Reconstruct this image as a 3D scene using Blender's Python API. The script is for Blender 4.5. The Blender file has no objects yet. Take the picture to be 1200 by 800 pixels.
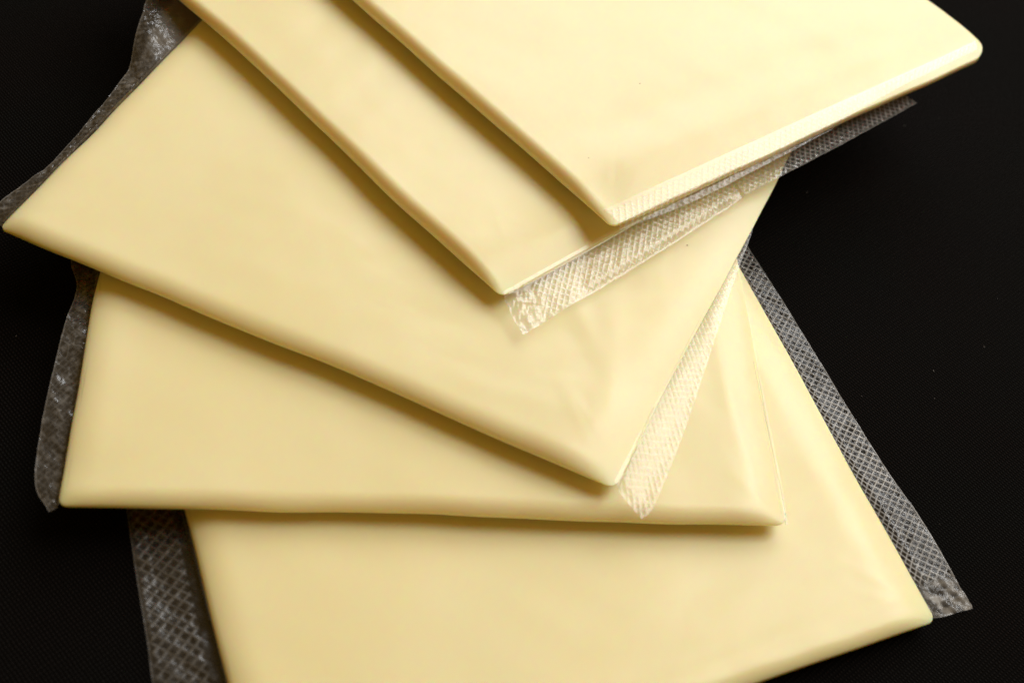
import bpy, math
import numpy as np
from mathutils import Matrix, Vector

# ------------------------------------------------------------------ camera, world, light, exposure
scene = bpy.context.scene
col = scene.collection
MM = 0.001

cam_data = bpy.data.cameras.new('camera')
cam = bpy.data.objects.new('camera', cam_data); col.objects.link(cam)
cam_data.sensor_width = 36.0
cam_data.lens = 1686.05 / 1200.0 * 36.0
cam_data.clip_start = 0.005; cam_data.clip_end = 20.0
R = Vector((0.97228301, 0.17468333, 0.15540749)); U = Vector((-0.23380709, 0.7264178, 0.64625956)); F = Vector((0, 0.66468257, -0.74712588))
P = Vector((0, -135.20718, 151.97749)) * MM
cam.matrix_world = Matrix(((R.x, U.x, -F.x, P.x), (R.y, U.y, -F.y, P.y), (R.z, U.z, -F.z, P.z), (0, 0, 0, 1)))
cam_data.dof.use_dof = True
cam_data.dof.focus_distance = 0.200
cam_data.dof.aperture_fstop = 26.0
scene.camera = cam

world = bpy.data.worlds.new('World'); scene.world = world
world.use_nodes = True
bg = world.node_tree.nodes['Background']
bg.inputs['Color'].default_value = (1.0, 0.55, 0.07, 1)
bg.inputs['Strength'].default_value = 0.31

def area_lamp(name, direction, dist, size, watts, colour):
    d = bpy.data.lights.new(name, 'AREA'); d.shape = 'RECTANGLE'; d.size = size[0]; d.size_y = size[1]
    d.energy = watts; d.color = colour
    o = bpy.data.objects.new(name, d); col.objects.link(o)
    v = Vector(direction).normalized()
    o.location = v * dist
    o.rotation_euler = (-v).to_track_quat('-Z', 'Y').to_euler()
    return o
AZ, EL = math.radians(38), math.radians(51)
area_lamp('window_light', (math.cos(EL)*math.cos(AZ), math.cos(EL)*math.sin(AZ), math.sin(EL)), 1.30, (0.80, 0.80), 13.6, (1.0, 0.985, 0.955))
area_lamp('back_sheen_light', (math.cos(math.radians(34))*math.cos(math.radians(76)), math.cos(math.radians(34))*math.sin(math.radians(76)), math.sin(math.radians(34))), 0.8, (0.6, 0.36), 4.2, (0.95, 0.98, 1.0))  # soft lamp added behind for the pale sheen on the topmost slice

vs = scene.view_settings
scene.display_settings.display_device = 'sRGB'
vs.view_transform = 'Standard'; vs.look = 'None'; vs.exposure = -0.2; vs.gamma = 1.0
vs.use_curve_mapping = False

# ------------------------------------------------------------------ helpers
def wavy(seed, scale, octaves=3, n=7):
    """smooth pseudo-random field of x, y (mm): a sum of sines; scale = feature size in mm"""
    rg = np.random.RandomState(seed)
    terms = []
    for o in range(octaves):
        for _ in range(n):
            a = rg.uniform(0, 2*np.pi); k = 2*np.pi/(scale/2**o)*rg.uniform(0.6, 1.4)
            terms.append((k*np.cos(a), k*np.sin(a), rg.uniform(0, 6.28), 0.55**o/np.sqrt(n)))
    def f(x, y):
        r = np.zeros_like(x, dtype=float)
        for kx, ky, ph, am in terms: r += am*np.sin(kx*x+ky*y+ph)
        return r
    return f

def smooth(t): t = np.clip(t, 0, 1); return t*t*(3-2*t)

def mesh_object(name, verts, faces, mat, parent=None, attrs=None):
    me = bpy.data.meshes.new(name)
    me.from_pydata(np.asarray(verts).tolist(), [], faces)
    me.shade_smooth()
    for an, vals in (attrs or {}).items():
        at = me.attributes.new(an, 'FLOAT', 'POINT'); at.data.foreach_set('value', np.asarray(vals, dtype=np.float32))
    me.materials.append(mat); me.update()
    o = bpy.data.objects.new(name, me); col.objects.link(o)
    if parent: o.parent = parent
    return o

def grid_faces(nu, nv):
    f = []
    for i in range(nu-1):
        for j in range(nv-1):
            a = i*nv+j; f.append((a, a+1, a+nv+1, a+nv))
    return f

# ------------------------------------------------------------------ materials
def new_mat(name):
    m = bpy.data.materials.new(name); m.use_nodes = True
    return m, m.node_tree.nodes, m.node_tree.links

def cheese_material():
    m, n, l = new_mat('pale_cheese_under_film')
    b = n['Principled BSDF']
    tc = n.new('ShaderNodeTexCoord')
    nz = n.new('ShaderNodeTexNoise'); nz.inputs['Scale'].default_value = 38; nz.inputs['Detail'].default_value = 4
    l.new(tc.outputs['Object'], nz.inputs['Vector'])
    cr = n.new('ShaderNodeValToRGB')
    cr.color_ramp.elements[0].position = 0.3; cr.color_ramp.elements[0].color = (0.832, 0.762, 0.445, 1)
    cr.color_ramp.elements[1].position = 0.7; cr.color_ramp.elements[1].color = (0.852, 0.792, 0.495, 1)
    l.new(nz.outputs['Fac'], cr.inputs['Fac']); l.new(cr.outputs['Color'], b.inputs['Base Color'])
    b.inputs['Roughness'].default_value = 0.6
    b.inputs['Specular IOR Level'].default_value = 0.25
    b.inputs['Subsurface Weight'].default_value = 1.0
    b.inputs['Subsurface Radius'].default_value = (1.0, 0.42, 0.10)
    b.inputs['Subsurface Scale'].default_value = 0.002
    b.inputs['Coat Weight'].default_value = 0.4
    b.inputs['Coat Roughness'].default_value = 0.24
    nb = n.new('ShaderNodeTexNoise'); nb.inputs['Scale'].default_value = 110; nb.inputs['Detail'].default_value = 5
    l.new(tc.outputs['Object'], nb.inputs['Vector'])
    bp = n.new('ShaderNodeBump'); bp.inputs['Strength'].default_value = 0.5; bp.inputs['Distance'].default_value = 0.0005
    l.new(nb.outputs['Fac'], bp.inputs['Height']); l.new(bp.outputs['Normal'], b.inputs['Coat Normal'])
    return m

def film_material(name, haze, ridge_gain, rough, noise_scale=900, gloss=0.06):
    """thin clear plastic: sees through, reflects by angle, whitened where crimped"""
    m, n, l = new_mat(name)
    n.remove(n['Principled BSDF']); out = n['Material Output']
    tr = n.new('ShaderNodeBsdfTransparent'); tr.inputs['Color'].default_value = (0.985, 0.985, 0.98, 1)
    df = n.new('ShaderNodeBsdfDiffuse'); df.inputs['Color'].default_value = (0.95, 0.95, 0.93, 1)
    tl = n.new('ShaderNodeBsdfTranslucent'); tl.inputs['Color'].default_value = (0.95, 0.95, 0.93, 1)
    white = n.new('ShaderNodeMixShader'); white.inputs['Fac'].default_value = 0.12
    l.new(df.outputs[0], white.inputs[1]); l.new(tl.outputs[0], white.inputs[2])
    at = n.new('ShaderNodeAttribute'); at.attribute_name = 'ridge'
    tc = n.new('ShaderNodeTexCoord')
    nz = n.new('ShaderNodeTexNoise'); nz.inputs['Scale'].default_value = noise_scale; nz.inputs['Detail'].default_value = 4
    l.new(tc.outputs['Object'], nz.inputs['Vector'])
    mr = n.new('ShaderNodeMapRange'); mr.inputs['From Min'].default_value = 0.3; mr.inputs['From Max'].default_value = 0.7
    mr.inputs['To Min'].default_value = 0.7; mr.inputs['To Max'].default_value = 1.2
    l.new(nz.outputs['Fac'], mr.inputs['Value'])
    ma = n.new('ShaderNodeMath'); ma.operation = 'MULTIPLY_ADD'
    l.new(at.outputs['Fac'], ma.inputs[0]); ma.inputs[1].default_value = ridge_gain; ma.inputs[2].default_value = haze
    mu = n.new('ShaderNodeMath'); mu.operation = 'MULTIPLY'; mu.use_clamp = True
    l.new(ma.outputs[0], mu.inputs[0]); l.new(mr.outputs[0], mu.inputs[1])
    m1 = n.new('ShaderNodeMixShader'); l.new(mu.outputs[0], m1.inputs['Fac'])
    l.new(tr.outputs[0], m1.inputs[1]); l.new(white.outputs[0], m1.inputs[2])
    gl = n.new('ShaderNodeBsdfGlossy'); gl.inputs['Roughness'].default_value = rough
    lw = n.new('ShaderNodeLayerWeight'); lw.inputs['Blend'].default_value = 0.5
    pw = n.new('ShaderNodeMath'); pw.operation = 'POWER'; pw.inputs[1].default_value = 4.0
    l.new(lw.outputs['Facing'], pw.inputs[0])
    ad = n.new('ShaderNodeMath'); ad.operation = 'MULTIPLY_ADD'; ad.inputs[1].default_value = 0.85; ad.inputs[2].default_value = gloss
    ad.use_clamp = True
    l.new(pw.outputs[0], ad.inputs[0])
    m2 = n.new('ShaderNodeMixShader'); l.new(ad.outputs[0], m2.inputs['Fac'])
    l.new(m1.outputs[0], m2.inputs[1]); l.new(gl.outputs[0], m2.inputs[2])
    l.new(m2.outputs[0], out.inputs['Surface'])
    return m

def cloth_material():
    m, n, l = new_mat('black_woven_cloth')
    b = n['Principled BSDF']
    tc = n.new('ShaderNodeTexCoord')
    heights = []
    for ang, sc in ((38, 560), (-52, 700)):
        mp = n.new('ShaderNodeMapping'); mp.inputs['Rotation'].default_value = (0, 0, math.radians(ang))
        l.new(tc.outputs['Object'], mp.inputs['Vector'])
        w = n.new('ShaderNodeTexWave'); w.inputs['Scale'].default_value = sc; w.inputs['Distortion'].default_value = 2.0
        w.inputs['Detail'].default_value = 2; w.inputs['Detail Scale'].default_value = 1.5
        l.new(mp.outputs[0], w.inputs['Vector']); heights.append(w)
    mul = n.new('ShaderNodeMath'); mul.operation = 'MULTIPLY'
    l.new(heights[0].outputs['Fac'], mul.inputs[0]); l.new(heights[1].outputs['Fac'], mul.inputs[1])
    nz = n.new('ShaderNodeTexNoise'); nz.inputs['Scale'].default_value = 45; nz.inputs['Detail'].default_value = 6
    l.new(tc.outputs['Object'], nz.inputs['Vector'])
    cr = n.new('ShaderNodeValToRGB')
    cr.color_ramp.elements[0].position = 0.35; cr.color_ramp.elements[0].color = (0.0115, 0.0085, 0.0077, 1)
    cr.color_ramp.elements[1].position = 0.65; cr.color_ramp.elements[1].color = (0.0098, 0.0102, 0.0094, 1)
    l.new(nz.outputs['Fac'], cr.inputs['Fac'])
    mx = n.new('ShaderNodeMix'); mx.data_type = 'RGBA'; mx.inputs['A'].default_value = (0.0018, 0.0016, 0.0015, 1)  # weave gaps coloured darker, their shade put into the base colour
    l.new(mul.outputs[0], mx.inputs['Factor']); l.new(cr.outputs['Color'], mx.inputs['B']); l.new(mx.outputs['Result'], b.inputs['Base Color'])
    b.inputs['Roughness'].default_value = 0.85
    b.inputs['Specular IOR Level'].default_value = 0.03
    bp = n.new('ShaderNodeBump'); bp.inputs['Strength'].default_value = 1.0; bp.inputs['Distance'].default_value = 0.00025
    l.new(mul.outputs[0], bp.inputs['Height']); l.new(bp.outputs['Normal'], b.inputs['Normal'])
    return m

M_cheese = cheese_material()
M_crimp = film_material('clear_crimped_film', 0.003, 0.5, 0.13, gloss=0.018)
M_dim = film_material('dimmed_crimped_film', 0.010, 0.10, 0.35)  # duller copy: shade on the lowest left seal put into its whiteness
M_bright = film_material('whitened_crimped_film', 0.055, 0.42, 0.2)
M_soft = film_material('soft_crimped_film', 0.02, 0.24, 0.3)
M_milky = film_material('creased_milky_film', 0.03, 0.26, 0.22, 140)
M_cloth = cloth_material()

# ------------------------------------------------------------------ the black cloth
nx = 161
g = np.linspace(-400, 400, nx)
X, Y = np.meshgrid(g, g, indexing='ij')
Z = 0.35*wavy(3, 160)(X, Y) - 0.55
cloth = mesh_object('black_cloth', np.stack([X, Y, Z], -1).reshape(-1, 3)*MM, grid_faces(nx, nx), M_cloth)
cloth['kind'] = 'structure'

# ------------------------------------------------------------------ wrapped cheese slices
T = 3.6      # height of one slice in the stack, mm
ROLL_F = (2.0, 2.2, 2.6, 1.4, 1.4)   # width of the rolled front edge, mm
EDGE_R = (0.27, 0.2, 0.1, 0.15, 0.27)   # how much of the slice's crown is left at the right edge
SLOPE_R = (7.0, 7.0, 10.0, 9.0, 9.0)   # width of the film-drawn slope towards each right seal, mm

def line_isect(p, d, q, e):
    den = d[0]*e[1]-d[1]*e[0]; w = q-p
    return p + d*((w[0]*e[1]-w[1]*e[0])/den)

def outline(corners, inset, radii, nside=130, narc=9):
    """rounded quad, every side moved inwards by inset"""
    c = [np.array(p, float) for p in corners]
    lines = []
    for i in range(4):
        d = c[(i+1) % 4]-c[i]; d /= np.linalg.norm(d)
        lines.append((c[i]+np.array([-d[1], d[0]])*inset, d))
    cc = [line_isect(*lines[i-1], *lines[i]) for i in range(4)]
    ends = []
    for i in range(4):
        r = max(radii[i]-inset*0.6, 0.25)
        a = -lines[i-1][1]; b = lines[i][1]
        ca = np.clip(a@b, -1, 1); half = math.acos(ca)/2
        tl = r/math.tan(half)
        ends.append((cc[i]+a*tl, cc[i], cc[i]+b*tl))
    pts = []
    for i in range(4):
        p0, p1, p2 = ends[i]
        for t in np.linspace(0, 1, narc):
            w = np.array([(1-t)**2, 1.55*t*(1-t), t*t]); w /= w.sum()
            pts.append(w[0]*p0+w[1]*p1+w[2]*p2)
        q = ends[(i+1) % 4][0]
        for t in np.linspace(0, 1, nside+1)[1:-1]: pts.append(p2*(1-t)+q*t)
    return np.array(pts)

def local_uv(corners, x, y):
    c = np.array(corners, float); o = c[0]; ex = c[1]-o; ey = c[3]-o
    A = np.linalg.inv(np.stack([ex, ey], 1))
    dx, dy = x-o[0], y-o[1]
    return A[0, 0]*dx+A[0, 1]*dy, A[1, 0]*dx+A[1, 1]*dy

LIFT = (0.0, 0.0, 0.12, 0.2, 0.2)      # how far the front edge of each slice curls up, mm
def edge_lift(k, v): return LIFT[k]*np.clip(1-np.clip(v, 0, 1)/0.3, 0, 1)**2

VR, TOP, BOT = 1.75, 3.05, 0.5          # rise of the rolled edge, top and underside of a slice above its base, mm
def top_surface(k, x, y):
    """height of slice k's upper face at x, y: rolled edges front and back, film-drawn slopes towards the two seals"""
    corners = SL[k]; seed = 11*k+5
    low, mid = wavy(seed, 60, 2), wavy(seed+1, 16, 2)
    HR = (ROLL_F[k], SLOPE_R[k], 1.8, 4.0)
    c = [np.array(p, float) for p in corners]
    q = 1.0
    for i in range(4):
        d = c[(i+1) % 4]-c[i]; d /= np.linalg.norm(d)
        dist = np.clip(((x-c[i][0])*-d[1]+(y-c[i][1])*d[0])/HR[i], 0, 1)
        if i == 1: qi = EDGE_R[k]+(1-EDGE_R[k])*(1-(1-dist)**2)
        else: qi = 0.35+0.65*np.clip(1-(1-dist)**2, 0, 1)**0.7
        q = q*qi
    u, v = local_uv(corners, x, y)
    return k*T+TOP-VR+VR*q + q*(0.09*low(x, y)+0.024*mid(x, y)+RELIEF[k](u, v)+CREASE[k](u, v)+0.05) + edge_lift(k, v)

def cheese_slab(corners, k, radii, parent):
    """soft slab in tight film"""
    z0 = k*T; bow = wavy(11*k+7, 60, 3)
    rings = [(40, 0), (20, 0), (5, 0)]
    rings += [(0.7*(1-math.cos(a)), 1-math.sin(a)) for a in np.radians([90, 60, 30, 0])]
    rings += [(d, 2) for d in (0.0, 0.02, 0.06, 0.12, 0.2, 0.3, 0.42, 0.56, 0.72, 0.9, 1.1, 1.35, 1.65, 2.0, 2.4, 2.9, 3.4, 4.0, 4.7, 5.5)]
    rings += [(d, 2) for d in np.arange(6.1, 40, 0.7)]
    V = []; n = None
    for d, kind in rings:
        p = outline(corners, d, radii); n = len(p)
        x, y = p[:, 0], p[:, 1]
        fade = math.exp(-d/8)
        bx, by = 0.17*bow(x, y)*fade, 0.17*bow(y+17, x-9)*fade
        if kind == 2: zz = top_surface(k, x, y)
        else:
            u, v = local_uv(corners, x, y)
            under = 0.8*(np.clip(1-v/0.16, 0, 1)**2+np.clip(1-(1-v)/0.16, 0, 1)**2)
            zz = z0+BOT+np.clip(under, 0, 0.8)+0.15*kind+edge_lift(k, v)
        V.append(np.stack([x+bx, y+by, zz], 1))
    faces = []
    for i in range(len(rings)-1):
        a, b = i*n, (i+1)*n
        for j in range(n):
            j2 = (j+1) % n; faces.append((a+j, a+j2, b+j2, b+j))
    V = np.concatenate(V)
    last = (len(rings)-1)*n
    vc = np.array([V[:n].mean(0), V[last:].mean(0)]); nv = len(V)
    V = np.concatenate([V, vc])
    for j in range(n):
        j2 = (j+1) % n
        faces.append((nv, j2, j)); faces.append((nv+1, last+j, last+j2))
    return mesh_object('cheese', V*MM, faces, M_cheese, parent)

def resample(poly, n):
    """smooth curve (Catmull-Rom) through the points, n samples, equal spacing"""
    p = np.array(poly, float)
    q = np.vstack([2*p[0]-p[1], p, 2*p[-1]-p[-2]]); out = []
    for i in range(len(p)-1):
        a, b, c, d = q[i:i+4]
        for t in np.linspace(0, 1, 24, endpoint=False):
            out.append(0.5*((2*b)+(c-a)*t+(2*a-5*b+4*c-d)*t*t+(3*b-a-3*c+d)*t**3))
    out.append(p[-1]); out = np.array(out)
    s = np.r_[0, np.cumsum(np.linalg.norm(np.diff(out, axis=0), axis=1))]
    si = np.linspace(0, s[-1], n)
    return np.stack([np.interp(si, s, out[:, 0]), np.interp(si, s, out[:, 1])], 1)

def seal_strip(corners, k, side, outer, mat, parent, z_out, pitch=0.92, emboss=0.065, crumple=0.1, plain_front=0.0,
               curl=0.0, curl_span=(0.0, 1.0), z_in=None, start=0.24, step=0.10, hatch=1.0, label=None, ridge_width=0.14, whitened=None, lift=None, drop=1.0, crease=None, lines=0.0, rim_white=0.55, inset=0.5):
    """crimped end of the film: carries on from the sloping edge of the slice and lies down on what is below"""
    c = np.array(corners, float)
    a, b = (c[1], c[2]) if side == 'R' else (c[0], c[3])
    inw = (c[0]-c[1]) if side == 'R' else (c[1]-c[0]); inw = inw/np.linalg.norm(inw)
    L = np.linalg.norm(b-a); nu = int(L/step)
    t = np.linspace(0.008, 0.985, nu)[:, None]
    inner = a*(1-t)+b*t + inw*inset
    out = resample(outer, nu)
    wid = np.linalg.norm(out-inner, axis=1)
    nv = max(12, int(wid.mean()/step))
    s = (np.arange(nu)*L/nu)[:, None]*np.ones((1, nv))
    tt = np.linspace(0, 1, nv)[None, :]*np.ones((nu, 1))
    x = inner[:, 0:1]*(1-tt)+out[:, 0:1]*tt
    y = inner[:, 1:2]*(1-tt)+out[:, 1:2]*tt
    w = tt*wid[:, None]; f = s/L
    if z_in is None: z_in = 1.95 if side == 'R' else 1.3
    zi = k*T+z_in+np.zeros_like(f)
    zi = zi+edge_lift(k, f)-0.6*(1-smooth(f/0.025))
    zo = z_out+np.zeros_like(f)
    if lift: zo = zo+lift[2]*smooth((f-lift[0])/0.12)*smooth((lift[1]-f)/0.12)
    q = np.clip(tt/drop, 0, 1)
    z = zi+(zo-zi)*(1-(1-q)**1.7)
    seed = 100+7*k+(3 if side == 'R' else 0)
    cr = wavy(seed, 9, 3)(x, y)
    cr2 = wavy(seed+1, 2.6, 3)(x, y)
    far = smooth(tt/0.35)
    z = z + crumple*far*(cr+0.5*cr2)
    z = z + curl*smooth((tt-0.74)/0.26)**1.5*smooth((f-curl_span[0])/0.1)*smooth((curl_span[1]-f)/0.06)
    u_, v_ = local_uv(corners, x, y)
    inside = np.maximum(np.maximum(u_-1, -u_), np.maximum(v_-1, -v_)) < 0.004
    z = np.where(inside, np.maximum(z, top_surface(k, x, y)+0.10), z)
    A, B = (s+w)/pitch/1.414, (s-w)/pitch/1.414
    A = A+0.05*cr; B = B+0.05*wavy(seed+2, 12, 2)(x, y)
    rid = lambda v: np.exp(-((v-np.floor(v)-0.5)/ridge_width)**2)
    r = np.maximum(rid(A), 0.8*rid(B))
    on = smooth((tt-start)/0.06)*smooth((0.97-tt)/0.04)*hatch
    if plain_front: on = on*smooth((f-plain_front)/0.02)
    patch = 0.7+0.3*np.clip(wavy(seed+4, 20, 2)(x, y)+0.6, 0, 1)
    r = r*on*patch
    z = z+emboss*r
    rim = np.exp(-((tt-1)/0.03)**2)
    ridge = np.clip(r+rim_white*rim+min(1, crumple/0.12)*0.35*np.clip(np.abs(cr2)-0.6, 0, 1)*far, 0, 1)
    if plain_front: ridge = np.maximum(ridge, 0.6*(1-smooth((f-plain_front)/0.02))*far*(0.6+0.4*np.clip(cr2, -1, 1)))  # uncrimped front end whitened, painting in its glint
    if whitened: ridge = np.clip(ridge+whitened[2]*smooth((f-whitened[0])/0.12)*smooth((whitened[1]-f)/0.1)*smooth((0.75-tt)/0.2), 0, 1)
    if lines:
        c3 = wavy(seed+8, 5.0, 3)(x, y); c4 = wavy(seed+9, 2.2, 2)(x, y)
        ln = np.maximum(np.exp(-(c3/0.07)**2), 0.6*np.exp(-(c4/0.08)**2))*far
        z = z+0.05*ln; ridge = np.clip(ridge+lines*ln*(0.5+0.5*np.clip(cr, 0, 1)), 0, 1)
    if plain_front:
        pf = (1-smooth((f-plain_front)/0.03))*far
        z = z+0.12*pf*wavy(seed+11, 3.0, 3)(x, y)
    if crease: z = z+0.35*np.exp(-((f-crease)/0.003)**2)*far
    V = np.stack([x, y, z], -1).reshape(-1, 3)*MM
    o = mesh_object('crimped_seal', V, grid_faces(nu, nv), mat, parent, {'ridge': ridge.reshape(-1)})
    if label: o['label'] = label
    return o

def generic_outer(corners, side, width):
    c = np.array(corners, float)
    a, b = (c[1], c[2]) if side == 'R' else (c[0], c[3])
    inw = (c[0]-c[1]) if side == 'R' else (c[1]-c[0]); inw = inw/np.linalg.norm(inw)
    return [tuple(a*(1-t)+b*t-inw*width) for t in (0, .25, .5, .75, 1)]

def wrapped_slice(corners, label):
    c = np.array(corners, float)
    e = bpy.data.objects.new('wrapped_cheese_slice', None); col.objects.link(e)
    e.empty_display_size = 0.01
    e['label'] = label; e['category'] = 'cheese slice'; e['group'] = 'wrapped cheese slices fanned out on black cloth'
    return e

def bump(u, v, cu, cv, ru, rv): return np.exp(-((u-cu)/ru)**2-((v-cv)/rv)**2)
def ridge_line(u, v, p, q, w):
    p, q = np.array(p), np.array(q); d = q-p; L = np.hypot(*d); d = d/L
    s = (u-p[0])*d[0]+(v-p[1])*d[1]; n = -(u-p[0])*d[1]+(v-p[1])*d[0]
    return np.exp(-(n/w)**2)*smooth((s+0.03)/0.08)*smooth((L-s+0.03)/0.08)

# corners: front left, front right, back right, back left (mm)
SL = [
 [(-11.9, -78.9), (60.2, -30.6), (19.2, 45.4), (-56.8, -1.0)],
 [(-47.0, -46.2), (39.4, -24.1), (21.1, 61.7), (-64.3, 24.9)],
 [(-69.3, -9.7), (16.7, -27.4), (39.9, 60.3), (-51.9, 76.0)],
 [(-72.9, 49.6), (-2.8, -4.0), (50.7, 65.2), (-19.8, 119.1)],
 [(-61.1, 66.1), (9.6, 10.5), (66.4, 73.7), (-0.7, 133.9)],
]
def relief0(u, v): return 0.10*ridge_line(u, v, (0.30, 0.03), (0.98, 0.045), 0.012)
def relief1(u, v): return -0.25*bump(u, v, 0.03, 0.06, 0.04, 0.05)+0.10*ridge_line(u, v, (0.955, 0.02), (0.94, 0.5), 0.012)
def relief2(u, v): return (0.16*ridge_line(u, v, (0.88, 0.34), (0.965, 0.05), 0.022)-0.20*bump(u, v, 0.90, 0.42, 0.07, 0.13)
                           + 0.12*ridge_line(u, v, (0.78, 0.36), (0.90, 0.20), 0.018)+0.05*ridge_line(u, v, (0.70, 0.06), (0.93, 0.09), 0.02))
def relief3(u, v): return -0.4*bump(u, v, 1.0, 0.03, 0.04, 0.04)+0.06*ridge_line(u, v, (0.95, 0.1), (0.95, 0.9), 0.02)
def relief4(u, v): return (-0.5*bump(u, v, 0.955, 0.03, 0.05, 0.05)+0.18*ridge_line(u, v, (0.90, 0.10), (0.93, 0.75), 0.03)
                           - 0.17*ridge_line(u, v, (0.83, 0.10), (0.86, 0.65), 0.028)+0.09*ridge_line(u, v, (0.79, 0.5), (0.88, 0.95), 0.025)
                           + 0.18*bump(u, v, 0.97, 0.95, 0.05, 0.07))
def creases(seed, spots):
    rg = np.random.RandomState(seed); segs = []
    for (u0, v0, ang, spread, num, length) in spots:
        for _ in range(num):
            a = ang+rg.uniform(-spread, spread); l = length*rg.uniform(0.5, 1.2)
            p = np.array([u0+rg.uniform(-0.02, 0.02), v0+rg.uniform(-0.03, 0.03)])
            segs.append((p, p+l*np.array([math.cos(a), math.sin(a)]), rg.uniform(0.007, 0.012), rg.uniform(0.02, 0.05)))
    def f(u, v):
        r = 0
        for p, q, w, am in segs: r = r+am*ridge_line(u, v, p, q, w)
        return r
    return f
# folds of the tight film: where from (u, v), which way, how many, how long
CREASE = [creases(1, [(0.98, 0.04, 2.6, 0.5, 4, 0.10), (0.75, 0.05, 3.1, 0.05, 2, 0.3), (0.96, 0.4, 1.5, 0.1, 2, 0.2)]),
          creases(2, [(0.96, 0.05, 2.3, 0.5, 4, 0.10), (0.03, 0.05, 0.9, 0.6, 4, 0.09), (0.95, 0.25, 1.55, 0.06, 2, 0.25)]),
          creases(3, [(0.96, 0.05, 2.3, 0.6, 5, 0.12), (0.93, 0.35, 1.7, 0.15, 3, 0.18), (0.03, 0.04, 0.8, 0.5, 3, 0.08)]),
          creases(4, [(0.97, 0.05, 2.2, 0.6, 5, 0.10), (0.95, 0.4, 1.6, 0.1, 2, 0.2)]),
          creases(5, [(0.96, 0.05, 2.1, 0.5, 5, 0.12), (0.92, 0.3, 1.6, 0.1, 3, 0.25), (0.96, 0.95, 4.0, 0.6, 4, 0.10)])]
RELIEF = [relief0, relief1, relief2, relief3, relief4]
RADII = [(1.5, 1.2, 2, 2), (1.1, 1.5, 2, 2), (0.9, 1.5, 2, 2), (2, 1.2, 2.5, 2), (2, 1.2, 4.6, 2)]
LABELS = [
 'bottom wrapped cheese slice lying directly on the black cloth, lowest in the fan',
 'second wrapped cheese slice from the bottom, its long front edge running nearly level',
 'middle wrapped cheese slice, third in the fan, with its pointed corner far left',
 'fourth wrapped cheese slice from the bottom, just beneath the topmost one',
 'topmost wrapped cheese slice with a bright rounded corner pointing to the right',
]
SEALS = {
 '0R': [(65.8, -26.5), (59.7, -15.1), (53.2, -5.3), (47.5, 4.4), (40.0, 17.3), (32.6, 29.5), (23.0, 46.1)],
 '0L': [(-18.4, -80.8), (-28.6, -65.7), (-32.6, -58.0), (-36.3, -50.9), (-40.4, -42.8), (-44.1, -35.3), (-59.7, -3.4)],
 '1L': [(-48.1, -47.1), (-51.1, -43.8), (-53.4, -36.6), (-55.5, -27.4), (-57.1, -18.9), (-58.0, -12.8), (-60.5, -8.4), (-63.3, 2.5), (-65.4, 23.3)],
 '1R': [(40.0, -23.2), (39.0, -17.8), (37.3, -10.4), (35.4, -1.8), (33.4, 7.2), (31.5, 16.0), (21.6, 62.0)],
 '2L': [(-72.1, -6.9), (-71.9, -4.0), (-70.4, 0.9), (-68.6, 5.6), (-67.1, 14.4), (-66.2, 22.3), (-65.7, 28.2), (-66.5, 33.3), (-67.1, 38.7), (-67.5, 46.7), (-63.0, 80.0)],
 '2R': [(20.7, -30.3), (22.1, -27.5), (24.5, -15.7), (26.6, -2.2), (28.8, 12.6), (30.7, 23.7), (32.6, 34.7), (40.3, 65.7)],
 '3R': [(1.2, -9.0), (4.8, -3.9), (8.7, 1.4), (17.1, 12.7), (26.6, 25.9), (32.4, 33.2), (43.6, 46.6), (55.3, 61.0)],
 '4R': [(11.0, 11.2), (17.0, 16.9), (23.2, 23.5), (30.9, 32.8), (38.5, 42.0), (46.4, 52.0), (52.3, 59.3), (63.9, 72.6)],
}
OPT = {
 '0R': dict(mat=M_crimp, z_out=0.4, plain_front=0.05, crumple=0.035, drop=0.45, start=0.08, emboss=0.055, ridge_width=0.11),
 '0L': dict(mat=M_dim, z_out=0.6, crumple=0.08, pitch=1.1),
 '1L': dict(mat=M_milky, z_out=4.7, lines=0.4, crumple=0.08, hatch=0.2, emboss=0.04),
 '1R': dict(mat=M_dim, z_out=4.1, crumple=0.03, hatch=0.0, rim_white=0.0, label='plain clear film edge tucked under the slice'),
 '2L': dict(mat=M_milky, z_out=7.6, lines=0.22, crumple=0.10, hatch=0.15, emboss=0.03, whitened=(0.4, 0.85, 0.5), lift=(0.4, 0.95, 2.6)),
 '2R': dict(mat=M_soft, z_out=7.7, z_in=1.66, crumple=0.03, pitch=0.85, drop=0.9, start=0.08),
 '3R': dict(mat=M_bright, z_out=11.7, z_in=1.75, crumple=0.05, pitch=0.85, start=0.12, curl=-0.6, curl_span=(0.08, 0.54), plain_front=0.045, crease=0.525),
 '4R': dict(mat=M_soft, emboss=0.035, rim_white=0.3, z_out=15.3, inset=2.6, crumple=0.05, pitch=0.85, start=0.12),
 '3L': dict(mat=M_milky, z_out=11.0, crumple=0.3, hatch=0.4, step=0.4),
 '4L': dict(mat=M_milky, z_out=14.6, crumple=0.3, hatch=0.4, step=0.4),
}
def surface_z(cheese, x, y):
    co = np.empty(len(cheese.data.vertices)*3); cheese.data.vertices.foreach_get('co', co); co = co.reshape(-1, 3)/MM
    d = np.hypot(co[:, 0]-x, co[:, 1]-y)
    return co[d < d.min()+1.2, 2].max()
slices = []
for k in range(5):
    e = wrapped_slice(SL[k], LABELS[k])
    slices.append((e, cheese_slab(SL[k], k, RADII[k], e)))
    for side in 'LR':
        key = f'{k}{side}'; o = dict(OPT[key])
        outer = SEALS.get(key) or generic_outer(SL[k], side, 5.5)
        seal_strip(SL[k], k, side, outer, o.pop('mat'), e, o.pop('z_out'), **o)

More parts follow.
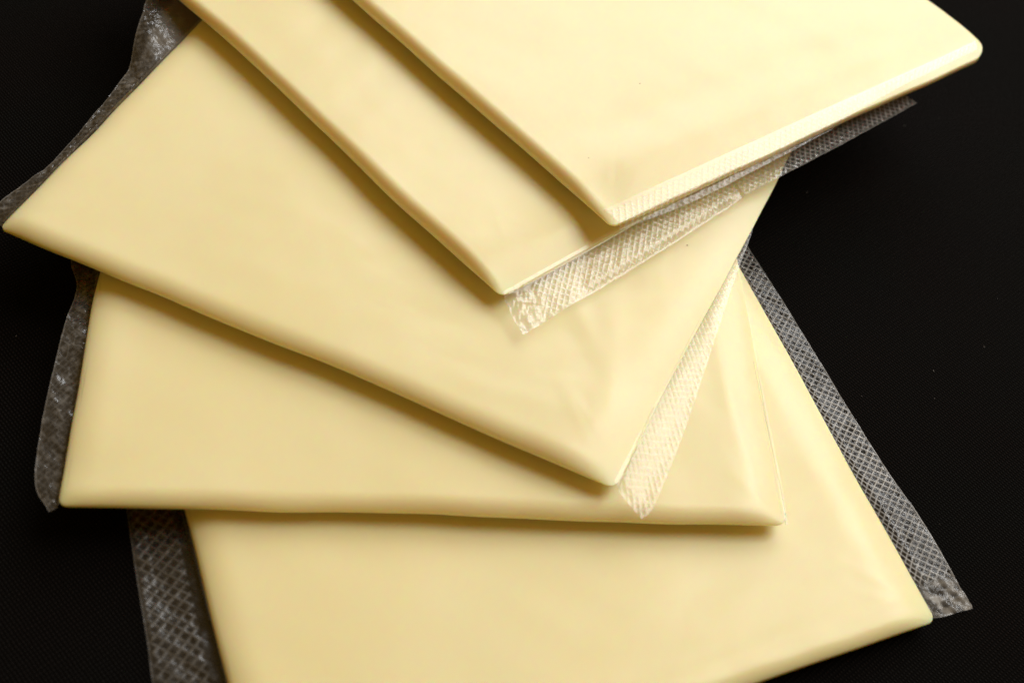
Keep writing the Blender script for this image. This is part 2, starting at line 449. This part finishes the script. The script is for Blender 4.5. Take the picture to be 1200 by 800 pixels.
# tiny dark specks under the film
m, n, l = new_mat('dark_speck'); n['Principled BSDF'].inputs['Base Color'].default_value = (0.30, 0.17, 0.07, 1)
for k, x, y, r in ((4, 9.7, 41.1, 0.10), (4, 4.5, 21.7, 0.09), (2, 21.3, 17.0, 0.12)):
    sl = slices[k]; z = surface_z(sl[1], x, y)
    a = np.linspace(0, 2*np.pi, 9)[:-1]
    V = [(x+r*np.cos(t)*(1+0.3*np.sin(3*t+k)), y+0.8*r*np.sin(t), z-0.02) for t in a]+[(x+0.5*r*np.cos(t), y+0.4*r*np.sin(t), z+0.04) for t in a]+[(x, y, z+0.05)]
    Fc = [(i, (i+1) % 8, 8+(i+1) % 8, 8+i) for i in range(8)]+[(8+i, 8+(i+1) % 8, 16) for i in range(8)]
    mesh_object('speck', np.array(V)*MM, Fc, m, sl[0])

# ------------------------------------------------------------------ lint on the cloth
rg = np.random.RandomState(8)
V, Fc = [], []
spots = [(50.8, 5.4), (55.2, -25.6), (61.5, 13.9)]+[(rg.uniform(25, 110), rg.uniform(-60, 110)) for _ in range(28)]+[(rg.uniform(-90, -30), rg.uniform(-80, 60)) for _ in range(8)]
for (x, y) in spots:
    L = rg.uniform(0.1, 0.35); a = rg.uniform(0, 6.28); r = rg.uniform(0.02, 0.04); b = len(V)
    pts = [np.array([x+np.cos(a+0.5*t)*L*t, y+np.sin(a+0.5*t)*L*t, 0.12+0.05*t*(1-t)]) for t in (0, 0.5, 1.0)]
    for p in pts:
        for q in range(3): V.append(p+r*np.array([np.cos(q*2.09)*np.sin(a), -np.cos(q*2.09)*np.cos(a), np.sin(q*2.09)]))
    for i in range(2):
        for q in range(3): Fc.append((b+3*i+q, b+3*i+(q+1) % 3, b+3*i+3+(q+1) % 3, b+3*i+3+q))
m, n, l = new_mat('grey_lint'); n['Principled BSDF'].inputs['Base Color'].default_value = (0.22, 0.21, 0.2, 1); n['Principled BSDF'].inputs['Roughness'].default_value = 0.9
lint = mesh_object('lint', np.array(V)*MM, Fc, m)
lint['kind'] = 'stuff'; lint['label'] = 'tiny pale lint specks scattered on the black cloth'; lint['category'] = 'lint'
